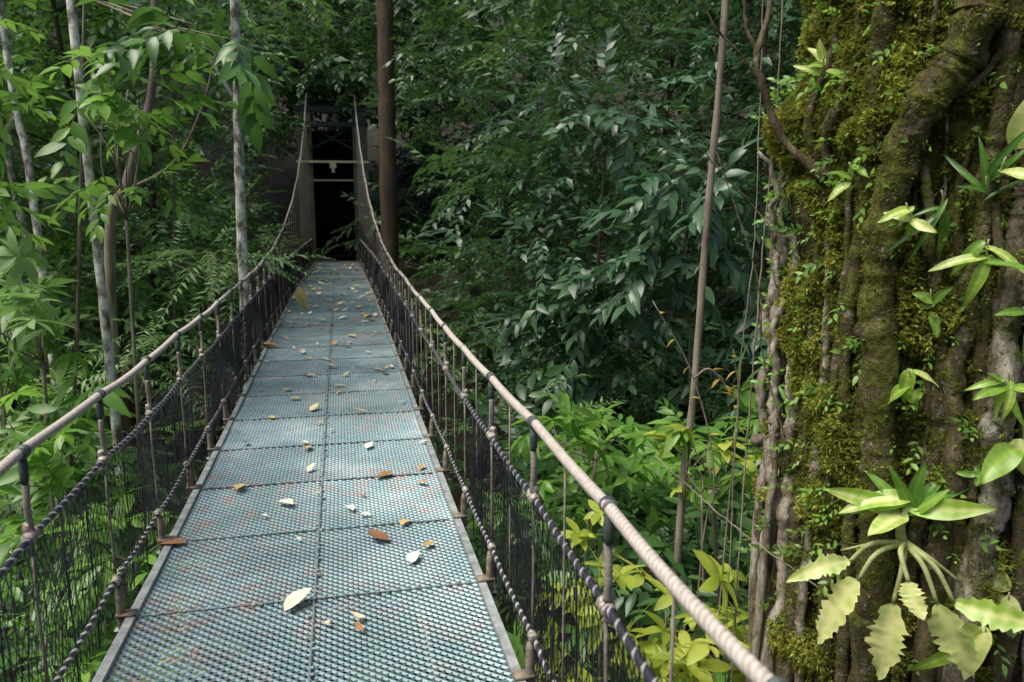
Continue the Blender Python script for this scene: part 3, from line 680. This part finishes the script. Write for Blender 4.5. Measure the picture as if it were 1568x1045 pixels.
# epiphytes ---------------------------------------------------------
R3=np.array([rV[0],rV[1],0]); U3=np.array([0,0,1.]); F3=np.array([fV[0],fV[1],0])
def loc(d): return d[0]*R3+d[1]*U3+d[2]*F3
def bigleaf(mb,base,d,L,W,curl=.3,c=.6,lobed=False,fold=.25,upv=None):
    d=norm(np.array(loc(d))); n=30 if lobed else 16; t=np.linspace(0,1,n)
    prof=np.sin(math.pi*np.clip(t,.0,1)**.75)**.75
    prof[0]=.06; prof[-1]=.02
    w1=W/2*prof; w2=W/2*prof
    if lobed:
        w1=w1*(1+.30*rng.uniform(-1,1,n)); w2=w2*(1+.30*rng.uniform(-1,1,n))
    R=rotm(d,upv if upv is not None else (F3*.8+U3*.6),random.uniform(-.4,.4))
    rows=[]
    side=random.uniform(-.25,.25); tw_=random.uniform(-.7,.7)
    for i in range(n):
        x=L*t[i]; z=-curl*L*t[i]**2; y0=side*L*t[i]**2
        wob=.05*W*math.sin(t[i]*11+c*10)+tw_*w1[i]*t[i]
        rows.append([[x,y0+w1[i],z+fold*w1[i]+wob],[x,y0+w1[i]*.5,z+fold*.3*w1[i]+wob*.5],[x,y0,z],[x,y0-w2[i]*.5,z+fold*.3*w2[i]-wob*.5],[x,y0-w2[i],z+fold*w2[i]-wob]])
    v=np.array(rows).reshape(-1,3)
    r=np.tile([c,c-.05,c+.15,c-.05,c],n)+.05*np.sin(np.repeat(t,5)*40)
    mb.add(v@R.T+base,grid_tris(n,5),np.clip(r,0,1))
random.seed(31)
ros=empty('epiphyte_rosette_plant'); ml=MB(); mst=MB()
c0=T(np.array(-4.),np.array(.5),.18)
for d,L,W,cu,c in [((-.27,.13,.1),.31,.085,.3,.8),((-.1,-.06,.2),.2,.11,.2,.88),((.03,.22,.05),.26,.06,.1,.35),((-.05,.2,.06),.24,.055,.1,.42),((.24,.17,.05),.29,.075,.5,.35),((.3,.03,.12),.33,.09,.15,.8),((.16,.12,.1),.2,.06,.3,.55),((-.2,-.02,.12),.22,.055,.6,.55),((.1,.2,-.02),.24,.05,.2,.4),((-.14,.16,.02),.22,.05,.3,.5),((-.24,.03,.08),.28,.085,.45,.82)]:
    bigleaf(ml,c0+loc((random.uniform(-.02,.02),random.uniform(-.08,0),-.02)),d,L,W,cu,c)
tube(mst,smooth_path([c0+loc((.02,-.27,-.1)),c0+loc((-.01,-.2,-.03)),c0+loc((-.02,-.12,.0)),c0+loc((0,-.02,-.02))],12),np.linspace(.03,.014,12),10)
for e1,e2,L,W,c in [((-.16,-.34,.14),(-.16,-.3,.02),.38,.14,.98),((-.2,-.28,.1),(-.28,-.06,.1),.28,.085,.9),((-.02,-.42,.12),(-.02,-.4,.02),.38,.14,.98),((.14,-.37,.14),(.16,-.25,.04),.33,.15,.95),((.2,-.36,.12),(.32,-.02,.1),.36,.1,.8),((.03,-.28,.19),(.05,-.2,.12),.15,.09,.98)]:
    b=c0+loc((0,-.2,-.02)); m_=c0+loc(e1)
    tube(mst,smooth_path([b,b*.5+m_*.5+loc((random.uniform(-.03,.03),.05,.05)),m_],12),np.linspace(.014,.009,12),8)
    bigleaf(ml,m_,e2,L,W,.12,c,lobed=True,upv=F3*.9+U3*.5-R3*.4)
for d in [(-.25,-.1,.0),(.22,-.14,.0)]:
    b=c0+loc((0,-.19,-.02)); tube(mst,smooth_path([b,b+loc(np.array(d)*.5+np.array([0,.03,.06])),b+loc(d)],10),np.linspace(.01,.006,10),6)
ml.obj('leaves',M_greenleaf,ros); mst.obj('stalks',M_stem,ros)
def epi(phi,z,n,L,W,c,out=.1,name='epiphyte_plant',a0=0,a1=6.28,curl=.35):
    e=empty(name); ml=MB(); ms_=MB(); b=T(np.array(float(phi)),np.array(float(z)),out)
    tube(ms_,smooth_path([T(np.array(phi-1.),np.array(z-.05),-.02),b+loc((0,-.02,-.02)),b,b+loc((random.uniform(-.02,.02),.05,.02))],10),np.linspace(.006,.003,10),6)
    for k in range(n):
        a=a0+(a1-a0)*k/max(n-1 if a1-a0<6 else n,1)+random.uniform(-.5,.5)
        bigleaf(ml,b+loc((random.uniform(-.015,.015),random.uniform(-.05,.05),0)),(math.cos(a),math.sin(a),random.uniform(-.1,.9)),L*random.uniform(.45,1.25),W*random.uniform(.7,1.3),curl*random.uniform(.3,2.3),np.clip(c+random.uniform(-.25,.2),0,1))
    ml.obj('leaves',M_greenleaf,e); ms_.obj('stem',M_stem,e)
epi(14,1.93,2,.22,.095,.88,.14,a0=1.2,a1=1.7,curl=.1)
epi(8,1.8,6,.22,.028,.25,.12,a0=.9,a1=2.6,curl=.3)
epi(-2,1.75,5,.24,.028,.25,.12,a0=3.6,a1=4.9)
epi(10,1.87,1,.14,.04,1.0,.18,a0=0,a1=.1,curl=.1)
epi(-9,1.7,6,.13,.035,.8,.2,a0=2.6,a1=6.2)
epi(9,1.56,5,.18,.042,.7,.16,a0=3.0,a1=6.6)
epi(17,1.05,7,.15,.04,.65,.15,a0=2,a1=6)
epi(-6,1.02,4,.13,.055,.85,.16,a0=3.5,a1=5.8)
epi(22,.82,3,.2,.085,.8,.14,a0=3.3,a1=5.2)
epi(-27,1.87,4,.09,.035,.75,.14,a0=0,a1=3.5)
epi(-78,1.5,5,.11,.04,.6,.1)
epi(-3,1.35,4,.09,.035,.6,.1,a0=1,a1=5)
epi(20,1.3,5,.12,.03,.35,.14,a0=3,a1=6)
epi(-48,2.35,5,.13,.035,.7,.1,a0=.3,a1=3.2)
epi(-60,.75,4,.07,.025,.6,.08); epi(26,1.9,6,.22,.05,.6,.14,a0=2,a1=5.5)
epi(24,.1,4,.28,.09,.85,.12,a0=2.,a1=5); epi(13,.62,4,.1,.03,.6,.12); epi(18,-.05,3,.3,.09,.8,.14,a0=2.6,a1=4.2)
mb=MB(); sp=[twig(.10,7,.035,.016,(.3,.65),.5) for _ in range(3)]
n=340; p2=U(-95,28,n); z2=U(-.3,2.7,n); a=np.radians(p2); X=np.column_stack([(np.cos(a)[:,None]*fV+np.sin(a)[:,None]*rV),U(-.6,.6,n)])
scatter(mb,sp,T(p2,z2,.03),X,U(.5,1.4,n),U(.3,1,n),1.5); mb.obj('moss_sprigs',M_bright,fig)
e=empty('yellow_leaf_sapling'); mb=MB(); ml=MB()
b0=np.array(gpt(1.1,4.6)); 
for pts in ([b0,(1.15,4.6,-.8),(1.2,4.5,.1),(1.05,4.5,.75),(.8,4.5,1.2)],[b0,(1.3,4.6,-.5),(1.35,4.6,.5),(1.3,4.6,.9)],[(1.05,4.5,.75),(1.15,4.5,.8),(1.3,4.5,.62)]):
    P=smooth_path(pts,24); tube(mb,P,np.linspace(.007,.003,24),5)
    for k in range(12,24,2):
        v,t=leaf(random.uniform(.05,.09),.035,.3,.3,NEAR); a=random.uniform(0,6.28)
        ml.add(v@rotm((math.cos(a),math.sin(a)*.4,random.uniform(-.6,.4))).T+P[k],t,random.random())
mb.obj('stems',M_trunkmid,e); ml.obj('leaves',M_autumn,e)

# ------------------------------------------------------------------ light, world, camera
w=bpy.data.worlds.new('World'); scene.world=w; w.use_nodes=True; nt=w.node_tree; nt.nodes.clear()
sky=nt.nodes.new('ShaderNodeTexSky'); sky.sky_type='NISHITA'; sky.sun_disc=False
sunv=Vector((-.42,-.20,.88)).normalized()
sky.sun_elevation=math.asin(sunv.z); sky.sun_rotation=math.atan2(sunv.x,sunv.y)
sky.air_density=1.0; sky.dust_density=4.0; sky.ozone_density=1.0
bg=nt.nodes.new('ShaderNodeBackground'); bg.inputs[1].default_value=.15
ow=nt.nodes.new('ShaderNodeOutputWorld'); nt.links.new(sky.outputs[0],bg.inputs[0]); nt.links.new(bg.outputs[0],ow.inputs[0])
sl=bpy.data.lights.new('sun','SUN'); sl.energy=4.6; sl.angle=math.radians(40); sl.color=(1,.96,.87)
so=bpy.data.objects.new('sun',sl); scene.collection.objects.link(so); so.rotation_euler=sunv.to_track_quat('Z','Y').to_euler()
cam=bpy.data.cameras.new('camera'); co=bpy.data.objects.new('camera',cam); scene.collection.objects.link(co); scene.camera=co
cam.lens=28; cam.sensor_width=36; cam.clip_end=500; cam.clip_start=.05
co.location=(0,0,1.75); co.rotation_euler=(math.radians(90-9.86),0,0)
cam.dof.use_dof=True; cam.dof.focus_distance=4.6; cam.dof.aperture_fstop=3.5
scene.view_settings.view_transform='Standard'; scene.view_settings.look='None'; scene.view_settings.exposure=0
print('verts',sum(len(o.data.vertices) for o in scene.objects if o.type=='MESH'))
